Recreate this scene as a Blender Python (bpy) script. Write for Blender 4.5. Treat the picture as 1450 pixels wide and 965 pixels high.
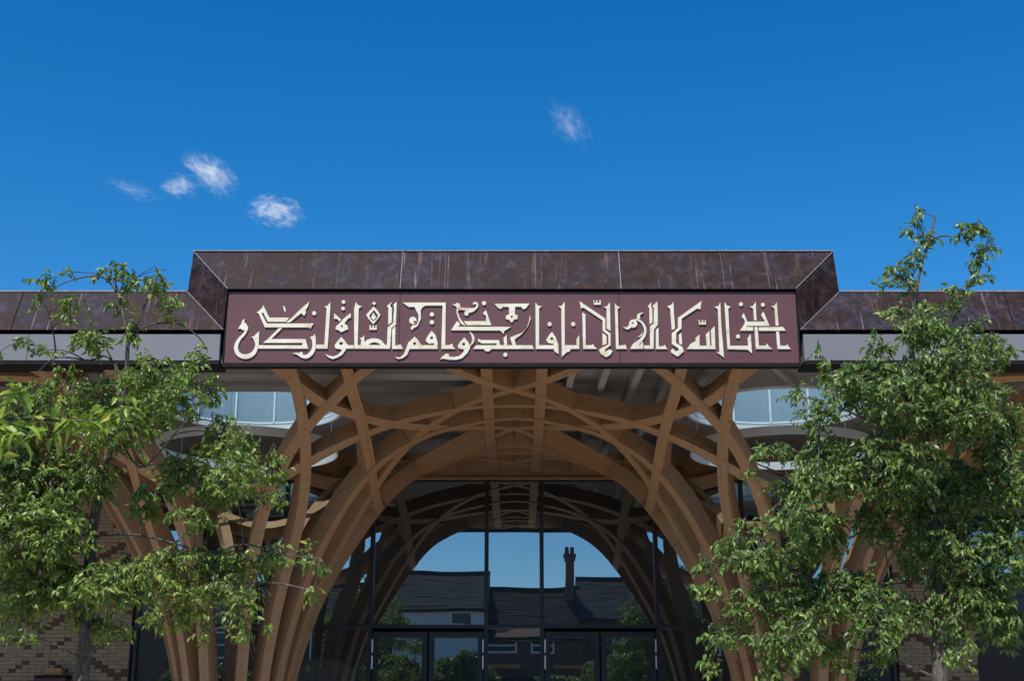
import bpy, bmesh, math, random
from mathutils import Vector, Matrix, noise
random.seed(7)
R_ = math.radians
scene = bpy.context.scene
for o in list(bpy.data.objects): bpy.data.objects.remove(o)

# ------------------------------------------------------------------ camera
cam_d = bpy.data.cameras.new('camera'); cam = bpy.data.objects.new('camera', cam_d)
scene.collection.objects.link(cam); scene.camera = cam
cam_d.sensor_width = 36; cam_d.lens = 1955/1450*36
cam_d.clip_start = .1; cam_d.clip_end = 5000
cam_d.shift_x = -3/1450
cam.location = (0, 0, 1.6); cam.rotation_euler = (R_(90+16.2), 0, 0)
# ------------------------------------------------------------------ light
SUN_EL, SUN_AZ = 56.0, (-.34, -.94)      # direction towards the sun in plan
world = bpy.data.worlds.new('World'); scene.world = world; world.use_nodes = True
wn = world.node_tree.nodes; wl = world.node_tree.links
bg = wn['Background']; sky = wn.new('ShaderNodeTexSky'); sky.sky_type = 'NISHITA'
sky.sun_disc = False; sky.sun_elevation = R_(SUN_EL)
sky.sun_rotation = math.atan2(SUN_AZ[0], SUN_AZ[1]); sky.altitude = 300; sky.air_density = 1.0
sky.dust_density = .25; sky.ozone_density = 4.0
hsv = wn.new('ShaderNodeHueSaturation'); hsv.inputs['Saturation'].default_value = 1.39
wl.new(sky.outputs[0], hsv.inputs['Color']); wl.new(hsv.outputs[0], bg.inputs[0]); bg.inputs[1].default_value = .137
sd = bpy.data.lights.new('sun', 'SUN'); sd.energy = 4.9; sd.angle = R_(.5); sd.color = (1, .95, .87)
sun = bpy.data.objects.new('sun', sd); scene.collection.objects.link(sun)
dv = Vector((SUN_AZ[0], SUN_AZ[1], 0)).normalized()*math.cos(R_(SUN_EL)) + Vector((0, 0, math.sin(R_(SUN_EL))))
sun.rotation_euler = dv.to_track_quat('Z', 'Y').to_euler()
scene.view_settings.view_transform = 'Standard'; scene.view_settings.look = 'None'
scene.view_settings.exposure = 0.15; scene.view_settings.gamma = 1
scene.render.engine = 'CYCLES'
scene.cycles.max_bounces = 8; scene.cycles.volume_bounces = 3; scene.cycles.transparent_max_bounces = 16
scene.render.resolution_x = 1024; scene.render.resolution_y = 682

# ------------------------------------------------------------------ helpers
COL = scene.collection
def tag(o, label=None, cat=None, group=None, kind=None):
    if label: o['label'] = label
    if cat: o['category'] = cat
    if group: o['group'] = group
    if kind: o['kind'] = kind
    return o
def empty(name, loc=(0, 0, 0), **k):
    o = bpy.data.objects.new(name, None); COL.objects.link(o); o.location = loc; o.empty_display_size = .2
    if loc != (0, 0, 0): bpy.context.view_layer.update()
    return tag(o, **k)
def link(name, me, mat=None, parent=None, smooth=False, **k):
    """link a mesh whose coordinates are world coordinates"""
    o = bpy.data.objects.new(name, me); COL.objects.link(o)
    if mat is not None and not me.materials: me.materials.append(mat)
    if parent is not None:
        o.parent = parent; o.matrix_parent_inverse = parent.matrix_world.inverted()
    if smooth:
        for p in me.polygons: p.use_smooth = True
    return tag(o, **k)
class MB:
    def __init__(s): s.v = []; s.f = []; s.uv = []
    def add(s, vs, fs):
        n = len(s.v); s.v += [tuple(v) for v in vs]; s.f += [tuple(i+n for i in f) for f in fs]; return s
    def box(s, x0, x1, y0, y1, z0, z1):
        vs = [(x, y, z) for z in (z0, z1) for y in (y0, y1) for x in (x0, x1)]
        return s.add(vs, [(0, 2, 3, 1), (4, 5, 7, 6), (0, 1, 5, 4), (2, 6, 7, 3), (0, 4, 6, 2), (1, 3, 7, 5)])
    def prism(s, pts, d):
        """extrude a planar loop by vector d"""
        n = len(pts); d = Vector(d); a = [Vector(p) for p in pts]
        return s.add(a+[p+d for p in a], [tuple(range(n))[::-1], tuple(range(n, 2*n))]+[(i, (i+1) % n, n+(i+1) % n, n+i) for i in range(n)])
    def tube(s, pts, rad, n=6):
        pts = [Vector(p) for p in pts]; k0 = len(s.v)
        if not hasattr(rad, '__len__'): rad = [rad]*len(pts)
        up = Vector((.31, .17, .93)).normalized()
        for i, p in enumerate(pts):
            t = (pts[min(i+1, len(pts)-1)]-pts[max(i-1, 0)])
            t = t.normalized() if t.length > 1e-6 else Vector((0, 0, 1))
            a = t.cross(up); a = a.normalized() if a.length > 1e-3 else t.orthogonal().normalized(); b = t.cross(a)
            for j in range(n):
                w = 2*math.pi*j/n; s.v.append(tuple(p+(a*math.cos(w)+b*math.sin(w))*rad[i]))
        for i in range(len(pts)-1):
            for j in range(n):
                q = k0+i*n; s.f.append((q+j, q+(j+1) % n, q+n+(j+1) % n, q+n+j))
        s.f.append(tuple(k0+j for j in range(n))[::-1]); e = k0+(len(pts)-1)*n; s.f.append(tuple(e+j for j in range(n)))
        return s
    def mesh(s, name, fix=True):
        me = bpy.data.meshes.new(name); me.from_pydata(s.v, [], s.f); me.update()
        if fix:
            bm = bmesh.new(); bm.from_mesh(me); bmesh.ops.recalc_face_normals(bm, faces=bm.faces); bm.to_mesh(me); bm.free()
        return me
    def build(s, name, mat, parent=None, smooth=False, fix=True, **k):
        return link(name, s.mesh(name, fix), mat, parent, smooth, **k)

# ------------------------------------------------------------------ materials
class N:
    def __init__(s, name):
        s.m = bpy.data.materials.new(name); s.m.use_nodes = True; s.t = s.m.node_tree
        s.b = s.t.nodes['Principled BSDF']; s.o = s.t.nodes['Material Output']
    def n(s, typ, _in=None, **k):
        d = s.t.nodes.new(typ)
        for a, v in k.items(): setattr(d, a, v)
        for a, v in (_in or {}).items():
            if hasattr(v, 'is_output'): s.t.links.new(v, d.inputs[a])
            else: d.inputs[a].default_value = v
        return d
    def l(s, a, b): s.t.links.new(a, b)
    def noise(s, vec, scale, detail=4, rough=.55, dist=0):
        return s.n('ShaderNodeTexNoise', {'Vector': vec, 'Scale': scale, 'Detail': detail, 'Roughness': rough, 'Distortion': dist})
    def map(s, vec, sc=(1, 1, 1), loc=(0, 0, 0)):
        return s.n('ShaderNodeMapping', {'Vector': vec, 'Scale': sc, 'Location': loc}).outputs[0]
    def ramp(s, fac, stops):
        r = s.n('ShaderNodeValToRGB', {'Fac': fac}); e = r.color_ramp.elements
        while len(e) < len(stops): e.new(.5)
        for q, (p, c) in zip(e, stops): q.position = p; q.color = c if len(c) == 4 else (*c, 1)
        return r.outputs[0]
    def mix(s, f, a, b, mode='MIX'):
        d = s.n('ShaderNodeMix', data_type='RGBA', blend_type=mode)
        for i, v in ((0, f), (6, a), (7, b)):
            if hasattr(v, 'is_output'): s.l(v, d.inputs[i])
            else: d.inputs[i].default_value = v if i == 0 or len(v) == 4 else (*v, 1)
        return d.outputs[2]
    def math(s, op, a, b=0.):
        d = s.n('ShaderNodeMath', operation=op)
        for i, v in ((0, a), (1, b)):
            if hasattr(v, 'is_output'): s.l(v, d.inputs[i])
            else: d.inputs[i].default_value = v
        return d.outputs[0]
    def bump(s, h, st=.3, dist=.01):
        b = s.n('ShaderNodeBump', {'Height': h, 'Strength': st, 'Distance': dist}); s.l(b.outputs[0], s.b.inputs['Normal'])
    def obj(s): return s.n('ShaderNodeNewGeometry').outputs['Position']
    def col(s, c):
        if hasattr(c, 'is_output'): s.l(c, s.b.inputs['Base Color'])
        else: s.b.inputs['Base Color'].default_value = (*c, 1)
    def set(s, rough=.6, metal=0, spec=.5):
        s.b.inputs['Roughness'].default_value = rough; s.b.inputs['Metallic'].default_value = metal
        s.b.inputs['Specular IOR Level'].default_value = spec; return s
def simple(name, c, rough=.6, var=.12, scale=6, metal=0, spec=.5):
    a = N(name); a.set(rough, metal, spec); p = a.obj(); n1 = a.noise(p, scale, 5)
    lo = tuple(x*(1-var) for x in c); hi = tuple(min(1, x*(1+var)) for x in c)
    a.col(a.ramp(n1.outputs[0], [(.3, lo), (.7, hi)])); return a.m

def wood_mat():
    a = N('glulam_timber'); a.set(.55, 0, .35)
    uv = a.n('ShaderNodeUVMap').outputs[0]; oi = a.n('ShaderNodeObjectInfo').outputs['Random']
    off = a.n('ShaderNodeCombineXYZ', {0: a.math('MULTIPLY', oi, 37.), 1: a.math('MULTIPLY', oi, 91.), 2: a.math('MULTIPLY', oi, 11.)}).outputs[0]
    v = a.n('ShaderNodeVectorMath', {0: uv, 1: off}, operation='ADD').outputs[0]
    grain = a.noise(a.map(v, (60, 1.6, 1)), 1, 5, .7, .6).outputs[0]
    broad = a.noise(a.map(v, (7, .8, 1)), 1, 3).outputs[0]
    c = a.ramp(grain, [(.28, (.19, .098, .048)), (.5, (.335, .192, .10)), (.74, (.50, .315, .18))])
    c = a.mix(a.math('MULTIPLY', broad, .55), c, (.41, .245, .115), 'MIX')
    # glulam blocks along the beam
    sx = a.n('ShaderNodeSeparateXYZ', {0: v})
    blk = a.math('FLOOR', a.math('DIVIDE', sx.outputs[1], 1.7))
    wn_ = a.n('ShaderNodeTexWhiteNoise', {'W': blk}, noise_dimensions='1D').outputs[0]
    c = a.mix(a.math('MULTIPLY', wn_, .5), c, a.mix(.6, c, (.46, .215, .085)), 'MIX')
    c = a.mix(a.ramp(grain, [(.56, (0, 0, 0)), (.66, (.35,)*3)]), c, (.15, .07, .032))
    lam = a.math('FLOOR', a.math('DIVIDE', sx.outputs[0], .045))
    ln = a.n('ShaderNodeTexWhiteNoise', {'W': lam}, noise_dimensions='1D').outputs[0]
    c = a.mix(a.math('MULTIPLY', ln, .28), c, (.22, .10, .04), 'MIX')
    fr = a.math('FRACT', a.math('DIVIDE', sx.outputs[1], 1.7))
    jn = a.math('LESS_THAN', fr, .006)
    c = a.mix(a.math('MULTIPLY', jn, .6), c, (.08, .035, .015))
    # knots and plugged fixings
    vo = a.n('ShaderNodeTexVoronoi', {'Vector': a.map(v, (11, 4.2, 1)), 'Scale': 1.})
    kn = a.math('LESS_THAN', vo.outputs['Distance'], .10)
    c = a.mix(a.math('MULTIPLY', kn, .8), c, (.05, .02, .01))
    a.col(c); a.bump(grain, .25, .004)
    return a.m
def rust_mat():
    a = N('weathered_bronze_cladding'); a.set(.6, 0, .12); p = a.obj()
    oi = a.n('ShaderNodeObjectInfo').outputs['Random']
    p2 = a.n('ShaderNodeVectorMath', {0: p, 1: a.n('ShaderNodeCombineXYZ', {0: a.math('MULTIPLY', oi, 9.)}).outputs[0]}, operation='ADD').outputs[0]
    m1 = a.noise(p2, 1.9, 6, .7, .1).outputs[0]; m2 = a.noise(p2, 7.5, 9, .74, .15).outputs[0]; m3 = a.noise(p2, 38, 4, .7).outputs[0]
    c1 = a.ramp(m2, [(.36, (.020, .011, .010)), (.5, (.045, .027, .023)), (.66, (.10, .066, .058))])
    c2 = a.ramp(m2, [(.36, (.020, .018, .026)), (.5, (.045, .043, .062)), (.66, (.13, .13, .175))])
    c = a.mix(a.ramp(m1, [(.42, (0, 0, 0)), (.6, (1, 1, 1))]), c1, c2)
    c = a.mix(a.ramp(m3, [(.55, (0, 0, 0)), (.75, (.35, .35, .35))]), c, (.11, .095, .10))
    st = a.noise(a.map(p, (9, 1, .35)), 1, 4, .75, .2).outputs[0]
    st2 = a.noise(a.map(p, (26, 1, .5)), 1, 2, .6).outputs[0]
    fade = a.noise(a.map(p, (2, 1, 4)), 1, 2).outputs[0]
    s1 = a.math('MULTIPLY', a.ramp(st, [(.575, (0, 0, 0)), (.66, (.7, .7, .7))]), a.ramp(fade, [(.3, (.1, .1, .1)), (.65, (1, 1, 1))]))
    c = a.mix(s1, c, (.26, .18, .15))
    s2 = a.math('MULTIPLY', a.ramp(st2, [(.655, (0, 0, 0)), (.70, (.85, .85, .85))]), a.ramp(fade, [(.4, (0, 0, 0)), (.6, (1, 1, 1))]))
    c = a.mix(s2, c, (.36, .34, .33))
    c = a.mix(1.0, c, (.58, .48, .49), 'MULTIPLY'); a.col(c); a.bump(m2, .25, .01)
    a.l(a.ramp(m2, [(.3, (.5,)*3), (.7, (.75,)*3)]), a.b.inputs['Roughness'])
    return a.m
def leaf_mat(name, dark, light, yellow):
    a = N(name); a.set(.42, 0, .5)
    at = a.n('ShaderNodeAttribute', attribute_name='tint').outputs['Fac']
    oi = a.n('ShaderNodeObjectInfo').outputs['Random']
    f = a.math('FRACT', a.math('ADD', at, oi))
    c = a.ramp(f, [(0, dark), (.55, light), (.85, light), (1, yellow)])
    a.col(c)
    tr = a.n('ShaderNodeBsdfTranslucent', {'Color': a.mix(.6, c, (.30, .42, .04))})
    mx = a.n('ShaderNodeMixShader', {0: .33, 1: a.b.outputs[0], 2: tr.outputs[0]})
    a.l(mx.outputs[0], a.o.inputs[0]); return a.m
def glass_mat(name='reflective_glass', refl=(.29, .33, .35)):
    a = N(name); a.col((.012, .014, .017)); a.set(.25, 0, .2)
    g = a.n('ShaderNodeBsdfGlossy', {'Color': (1, 1, 1, 1), 'Roughness': .0})
    lw = a.n('ShaderNodeLayerWeight', {'Blend': .22})
    p = a.obj(); wv = a.noise(a.map(p, (1, 1, 1)), .9, 1).outputs[0]
    b = a.n('ShaderNodeBump', {'Height': wv, 'Strength': .05, 'Distance': .02}); a.l(b.outputs[0], g.inputs['Normal'])
    g.inputs['Color'].default_value = (*refl, 1)
    ad = a.n('ShaderNodeAddShader'); a.l(a.b.outputs[0], ad.inputs[0]); a.l(g.outputs[0], ad.inputs[1])
    a.l(ad.outputs[0], a.o.inputs[0]); return a.m
def glazing_mat(fac=.8):
    a = N('skylight_glass')
    t = a.n('ShaderNodeBsdfTransparent', {'Color': (.80, .90, .93, 1)})
    p = a.obj(); n1 = a.noise(a.map(p, (14, 14, 2)), 1, 3, .6, 1.5).outputs[0]
    tl = a.n('ShaderNodeBsdfTranslucent', {'Color': a.ramp(n1, [(.3, (.42, .52, .55)), (.7, (.58, .68, .70))])})
    df = a.n('ShaderNodeBsdfDiffuse', {'Color': (.74, .82, .82, 1)})
    m0 = a.n('ShaderNodeMixShader', {0: .4, 1: tl.outputs[0], 2: df.outputs[0]})
    m1 = a.n('ShaderNodeMixShader', {0: fac, 1: t.outputs[0], 2: m0.outputs[0]})
    a.l(m1.outputs[0], a.o.inputs[0]); return a.m
def brick_mat(name, c):
    a = N(name); a.set(.85, 0, .2); p = a.obj(); oi = a.n('ShaderNodeObjectInfo').outputs['Random']
    n1 = a.noise(a.map(p, (4.4, 4.4, 13)), 1, 1).outputs[0]; n2 = a.noise(p, 60, 4, .7).outputs[0]
    k = a.math('ADD', a.math('MULTIPLY', n1, .5), a.math('MULTIPLY', n2, .5))
    a.col(a.ramp(k, [(.3, tuple(x*.72 for x in c)), (.7, tuple(x*1.2 for x in c))])); a.bump(n2, .4, .004); return a.m
def bark_mat():
    a = N('grey_bark'); a.set(.85, 0, .2); p = a.obj(); n1 = a.noise(a.map(p, (25, 25, 8)), 1, 5, .7, .5).outputs[0]
    a.col(a.ramp(n1, [(.3, (.05, .042, .035)), (.55, (.11, .095, .08)), (.75, (.22, .20, .18))])); a.bump(n1, .6, .01); return a.m
def sign_mat():
    a = N('plum_sign_panel'); a.set(.5, 0, .4); p = a.obj()
    n1 = a.noise(a.map(p, (.8, 1, 3)), 1, 4).outputs[0]; n2 = a.noise(a.map(p, (30, 1, 2)), 1, 3, .7).outputs[0]
    c = a.ramp(n1, [(.3, (.108, .042, .047)), (.7, (.128, .052, .058))])
    c = a.mix(a.ramp(n2, [(.6, (0, 0, 0)), (.8, (.25,)*3)]), c, (.20, .11, .12)); a.col(c); return a.m
def gold_mat():
    a = N('pale_gold_leaf'); a.set(.38, .25, .5); p = a.obj()
    n1 = a.noise(a.map(p, (6, 6, 14)), 1, 5, .65).outputs[0]; n2 = a.noise(p, 2.2, 2).outputs[0]
    c = a.ramp(n1, [(.3, (.70, .58, .38)), (.5, (.84, .75, .55)), (.7, (.90, .83, .66))])
    c = a.mix(a.ramp(n2, [(.66, (0, 0, 0)), (.78, (.6,)*3)]), c, (.55, .33, .16)); a.col(c); a.bump(n1, .2, .004); return a.m
def slate_mat(name, c):
    a = N(name); a.set(.9, 0, .1); p = a.obj(); n1 = a.noise(a.map(p, (3.3, 1, 4)), 1, 3, .8).outputs[0]; n2 = a.noise(p, 1.1, 5).outputs[0]
    k = a.math('ADD', a.math('MULTIPLY', n1, .6), a.math('MULTIPLY', n2, .4))
    a.col(a.ramp(k, [(.35, tuple(x*.5 for x in c)), (.65, tuple(x*1.6 for x in c))])); return a.m
M = dict(wood=wood_mat(), rust=rust_mat(), glass=glass_mat(), glazing=glazing_mat(), topglass=glazing_mat(.22), sign=sign_mat(), gold=gold_mat(),
    bark=bark_mat(), leaf=leaf_mat('cherry_leaf', (.038, .085, .022), (.19, .28, .050), (.44, .45, .09)), leafdark=leaf_mat('deep_green_cherry_leaf', (.030, .075, .024), (.155, .25, .055), (.36, .42, .11)),
    youngleaf=leaf_mat('young_leaf', (.12, .24, .03), (.24, .36, .04), (.42, .42, .06)),
    darkleaf=leaf_mat('hedge_leaf', (.03, .07, .015), (.07, .14, .03), (.16, .20, .04)),
    band=simple('grey_fascia_paint', (.185, .18, .195), .45, .05, 2), black=simple('black_metal', (.012, .011, .011), .7, .2, spec=.15),
    edge=simple('metal_edge', (.24, .22, .22), .4, .3, 20), frame=simple('dark_frame', (.018, .019, .024), .35, .2),
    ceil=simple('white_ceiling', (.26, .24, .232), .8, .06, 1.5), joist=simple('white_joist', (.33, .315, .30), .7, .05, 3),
    white=simple('white_metal', (.82, .84, .86), .4, .03), hoop=simple('pale_hoop', (.72, .74, .75), .5, .06, 4),
    brick=brick_mat('buff_brick', (.36, .27, .18)), darkbrick=brick_mat('dark_red_brick', (.14, .07, .055)),
    mortar=simple('mortar', (.21, .155, .105), .9, .15, 30), steel=simple('brushed_steel', (.75, .75, .78), .35, .1, 30, .6),
    paving=simple('pale_stone_paving', (.34, .305, .26), .85, .15, 2), asphalt=simple('asphalt', (.055, .055, .058), .9, .2, 8),
    slate=slate_mat('slate_roof', (.030, .032, .037)), tile=slate_mat('brown_tile_roof', (.020, .016, .016)),
    render=simple('white_render', (.72, .72, .72), .85, .06, 2), redbrick=brick_mat('stock_brick', (.16, .09, .06)),
    dwin=simple('window_dark', (.03, .035, .045), .15, .1), orange=simple('orange_board', (.6, .22, .04), .5, .08),
    brownpanel=simple('brown_timber_panel', (.17, .085, .045), .6, .25, 3), maroon=simple('maroon_paint', (.10, .018, .022), .5, .2), ochre=simple('ochre_paint', (.45, .24, .06), .5, .1))

# ------------------------------------------------------------------ setting
YT, XT = 20.6, 4.05                       # tree-column axes
YG = 24.2                                 # face of the entrance glazing
b = MB(); b.add([(-400, -400, 0), (400, -400, 0), (400, 600, 0), (-400, 600, 0)], [(0, 1, 2, 3)])
b.build('ground', M['paving'], fix=False, kind='structure')
b = MB(); b.box(-60, 60, -9.5, -4.6, .0, .006); b.build('road', M['asphalt'], kind='structure')
b = MB(); b.box(-60, 60, -4.6, -4.45, 0, .12); b.box(-60, 60, -9.65, -9.5, 0, .12); b.build('kerb', M['mortar'], kind='structure')

bld = empty('mosque_building', (0, 24, 0), label='low timber and brick building with brown metal parapet behind the sign', cat='building')
# ceiling with two round openings, roof sheet above
CZ = 6.50
def slab(z0, z1, name, mat, rad=1.42):
    b = MB(); n = 48; h = 1.9
    def sheet(z, flip):
        rects = [(-14, -XT-h, 17.3, 24.6), (-XT+h, XT-h, 17.3, 24.6), (XT+h, 14, 17.3, 24.6)]
        for cx in (-XT, XT): rects += [(cx-h, cx+h, 17.3, YT-h), (cx-h, cx+h, YT+h, 24.6)]
        for x0, x1, y0, y1 in rects:
            b.add([(x0, y0, z), (x1, y0, z), (x1, y1, z), (x0, y1, z)], [(0, 1, 2, 3)])
        for cx in (-XT, XT):
            ci, sq = [], []
            for i in range(n):
                w = 2*math.pi*i/n; c, s = math.cos(w), math.sin(w); k = h/max(abs(c), abs(s))
                ci.append((cx+rad*c, YT+rad*s, z)); sq.append((cx+k*c, YT+k*s, z))
            b.add(ci+sq, [(i, (i+1) % n, n+(i+1) % n, n+i) for i in range(n)])
    sheet(z0, 0); sheet(z1, 1)
    for cx in (-XT, XT):
        lo = [(cx+rad*math.cos(2*math.pi*i/n), YT+rad*math.sin(2*math.pi*i/n), z0) for i in range(n)]
        b.add(lo+[(x, y, z1) for x, y, z in lo], [(i, (i+1) % n, n+(i+1) % n, n+i) for i in range(n)])
    return b.build(name, mat, bld, fix=False)
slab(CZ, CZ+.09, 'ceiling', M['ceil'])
b = MB(); b.box(-30, 30, 24.6, 44, 6.47, 6.9); b.build('roof', M['rust'], bld)
b = MB(); b.box(-30, 30, 24.9, 44, 0, 6.46); b.build('inner_wall', M['mortar'], bld)
# soffit joists: long steps on the left bay, rafters on the right bay
for y, hh in ((17.55, .07), (18.3, .07), (19.0, .06)):
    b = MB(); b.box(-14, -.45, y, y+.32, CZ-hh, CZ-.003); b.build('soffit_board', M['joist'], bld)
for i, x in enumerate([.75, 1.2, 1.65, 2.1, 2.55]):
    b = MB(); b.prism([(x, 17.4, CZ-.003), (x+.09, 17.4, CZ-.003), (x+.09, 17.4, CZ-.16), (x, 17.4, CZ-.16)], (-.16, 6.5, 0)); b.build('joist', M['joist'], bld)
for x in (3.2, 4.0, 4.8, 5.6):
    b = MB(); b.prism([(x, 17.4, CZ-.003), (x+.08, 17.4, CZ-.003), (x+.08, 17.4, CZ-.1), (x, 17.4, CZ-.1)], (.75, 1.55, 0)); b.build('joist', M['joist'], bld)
# timber head above the glazing
for x0, x1 in ((-6.48, -2.2), (-2.195, 2.195), (2.2, 6.48)):
    b = MB(); b.box(x0, x1, 24.10, 24.4, 6.07, CZ-.004)
    me = b.mesh('head_beam'); uvl = me.uv_layers.new(name='UVMap')
    for lp in me.loops:
        c = me.vertices[lp.vertex_index].co; uvl.data[lp.index].uv = (c.z+c.y, c.x)
    link('head_beam', me, M['wood'], bld)
b = MB(); b.box(-6.48, 6.48, 24.04, 24.098, 6.03, 6.075)
me = b.mesh('head_trim'); uvl = me.uv_layers.new(name='UVMap')
for lp in me.loops:
    c = me.vertices[lp.vertex_index].co; uvl.data[lp.index].uv = (c.z+c.y, c.x)
link('head_trim', me, M['wood'], bld)

# ---- parapet in bronze sheet: sloping picture frame round the sign
YF = 17.0
SX0, SX1 = -3.69, 3.63                    # sign edges
def pan(pts, name='cladding_panel', mat='rust', th=(0, .05, 0)):
    b = MB(); b.prism(pts, th); return b.build(name, M[mat], bld)
zi, zo = 7.205, 7.83                      # inner (front) and outer (back) edges of the top band
yi, yo = YF-.10, YF+.22
xi0, xi1 = SX0-.0, SX1+.0
xo0, xo1 = -4.24, 4.22
zw0, zw1 = 6.655, 7.265                   # wing band
xj = [-1.47, 1.38]
def top_pt(x, t):                         # t 0 inner, 1 outer
    return (x, yi+(yo-yi)*t, zi+(zo-zi)*t)
g = .006
xs_i = [xi0]+xj+[xi1]; xs_o = [xo0]+xj+[xo1]
for k in range(3):
    pan([top_pt(xs_i[k]+g, 0), top_pt(xs_i[k+1]-g, 0), top_pt(xs_o[k+1]-g, 1), top_pt(xs_o[k]+g, 1)])
for s, xi, xo in ((-1, xi0, xo0), (1, xi1, xo1)):
    pan([(xi, yi, zi), (xo, yo, zo), (xo+s*.045, yo, zw1), (xi+s*.03, yi, zw0)])
    xa, xe = xi+s*.03, xo+s*.045
    ends = [xe+s*2.15, xe+s*6.5, xe+s*12]
    prev_i, prev_o = xa+s*g, xe+s*g
    for e in ends:
        pan([(prev_i, yi, zw0), (e-s*g, yi, zw0), (e-s*g, yo, zw1), (prev_o, yo, zw1)])
        prev_i = prev_o = e+s*g
# bright standing seams on the mitres and joints
def seam(a, b_, r=.006):
    q = MB(); q.tube([a, b_], r, 6); q.build('seam', M['edge'], bld)
d = Vector((0, -.004, 0))
for s, xi, xo in ((-1, xi0, xo0), (1, xi1, xo1)):
    seam(Vector((xi, yi, zi))+d, Vector((xo, yo, zo))+d); seam(Vector((xi+s*.03, yi, zw0))+d, Vector((xo+s*.045, yo, zw1))+d)
for x in xj: seam(Vector(top_pt(x, 0))+d, Vector(top_pt(x, 1))+d, .005)
for x in (-2.3, -.9, .28, 2.72, 3.3): seam(Vector(top_pt(x, .02))+d, Vector(top_pt(x, .98))+d, .0013)
b = MB(); b.box(xo0-.01, xo1+.01, yo-.02, yo+.5, zo, zo+.013); b.build('coping', M['edge'], bld)
for s, xo in ((-1, xo0-.05), (1, xo1+.05)):
    b = MB(); x2 = xo+s*12; b.box(min(xo, x2), max(xo, x2), yo-.015, yo+.5, zw1, zw1+.02); b.build('coping', M['edge'], bld)
b = MB(); b.box(xo0+.02, xo1-.02, yo+.06, yo+.48, 6.6, zo-.002); b.build('parapet_upstand', M['rust'], bld)
for s, xo in ((-1, xo0-.05), (1, xo1+.05)):
    b = MB(); x2 = xo+s*12; b.box(min(xo, x2), max(xo, x2), yo+.06, yo+.48, 6.6, zw1-.002); b.build('parapet_upstand', M['rust'], bld)
# grey fascia boards under the wing parapets, with black shadow gaps
for s, x0 in ((-1, SX0-.06), (1, SX1+.06)):
    cuts = [x0, x0+s*2.45, x0+s*7, x0+s*12]
    for a, c in zip(cuts, cuts[1:]):
        b = MB(); b.box(min(a, c)+.004, max(a, c)-.004, YF-.075, YF+.06, 6.255, 6.60); b.build('fascia_board', M['band'], bld)
    b = MB(); b.box(min(cuts[0], cuts[-1]), max(cuts[0], cuts[-1]), YF+.03, YF+.28, 6.60, 6.66); b.build('shadow_gap', M['black'], bld)
    b = MB(); b.box(min(cuts[0], cuts[-1]), max(cuts[0], cuts[-1]), YF-.07, YF+.34, 6.205, 6.253); b.build('drip_edge', M['black'], bld)
b = MB(); b.box(-12, 12, YF+.07, YF+.32, 6.42, 6.59); b.build('eaves_beam', M['black'], bld)

# ---- sign board
sign = empty('sign_board', ((SX0+SX1)/2, YF-.06, 6.2), label='long plum sign board with raised pale gold Arabic calligraphy under the parapet', cat='sign')
cut = [SX0, -1.47, 1.35, SX1]
for a, c in zip(cut, cut[1:]):
    b = MB(); b.box(a+.003, c-.003, YF-.06, YF-.015, 6.225, 7.175); b.build('sign_panel', M['sign'], sign)
b = MB(); b.box(SX0-.015, SX1+.015, YF-.065, YF+.06, 6.175, 6.222); b.box(SX0-.02, SX0-.002, YF-.064, YF+.06, 6.222, 7.18); b.box(SX1+.002, SX1+.02, YF-.064, YF+.06, 6.222, 7.18)
b.box(SX0, SX1, YF-.012, YF+.06, 6.222, 7.2)
b.build('sign_frame', M['black'], sign)
# lettering: outlines traced from the real board, each a raised piece on the board's plane
def Z1(p): return [(320+x/6.905, 410+y/6.905) for x, y in p]
def Z2(p): return [(520+x/6.905, 410+y/6.905) for x, y in p]
def Z3(p): return [(720+x/6.905, 410+y/6.905) for x, y in p]
def Z4(p): return [(920+x/6.591, 410+y/6.591) for x, y in p]
ZC, SP = math.cos(R_(16.2)), math.sin(R_(16.2))
def board(p):
    """board units (1 unit = 1/134 of the board height) -> x, z on the board"""
    out = []
    for px, py in p:
        e = R_(16.2)-math.atan((py-482.5)/1955); h = math.tan(e)*(YF-.08)
        zc = (YF-.08)*ZC+h*SP
        out.append(((px-728)/1955*zc, 1.6+h))
    return out
def circ(x, y, r, n=20): return [(x+r*math.cos(2*math.pi*i/n), y+r*math.sin(2*math.pi*i/n)) for i in range(n)]
def cat(pts, n=6):
    out = []
    for i in range(len(pts)-1):
        p0, p1, p2, p3 = pts[max(i-1, 0)], pts[i], pts[i+1], pts[min(i+2, len(pts)-1)]
        for k in range(n):
            t = k/n
            out.append(tuple(.5*((2*b)+(c-a)*t+(2*a-5*b+4*c-d)*t*t+(3*b-a-3*c+d)*t**3) for a, b, c, d in zip(p0, p1, p2, p3)))
    out.append(pts[-1]); return out
def stroke(pts):
    p = cat(pts); L, Rr = [], []
    for i, (x, y, w) in enumerate(p):
        x0, y0 = p[max(i-1, 0)][:2]; x1, y1 = p[min(i+1, len(p)-1)][:2]
        dx, dy = x1-x0, y1-y0; q = math.hypot(dx, dy) or 1; w = max(w, 2)/2
        L.append((x-dy/q*w, y+dx/q*w)); Rr.append((x+dy/q*w, y-dx/q*w))
    return L+Rr[::-1]
nlet = 0
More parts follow.
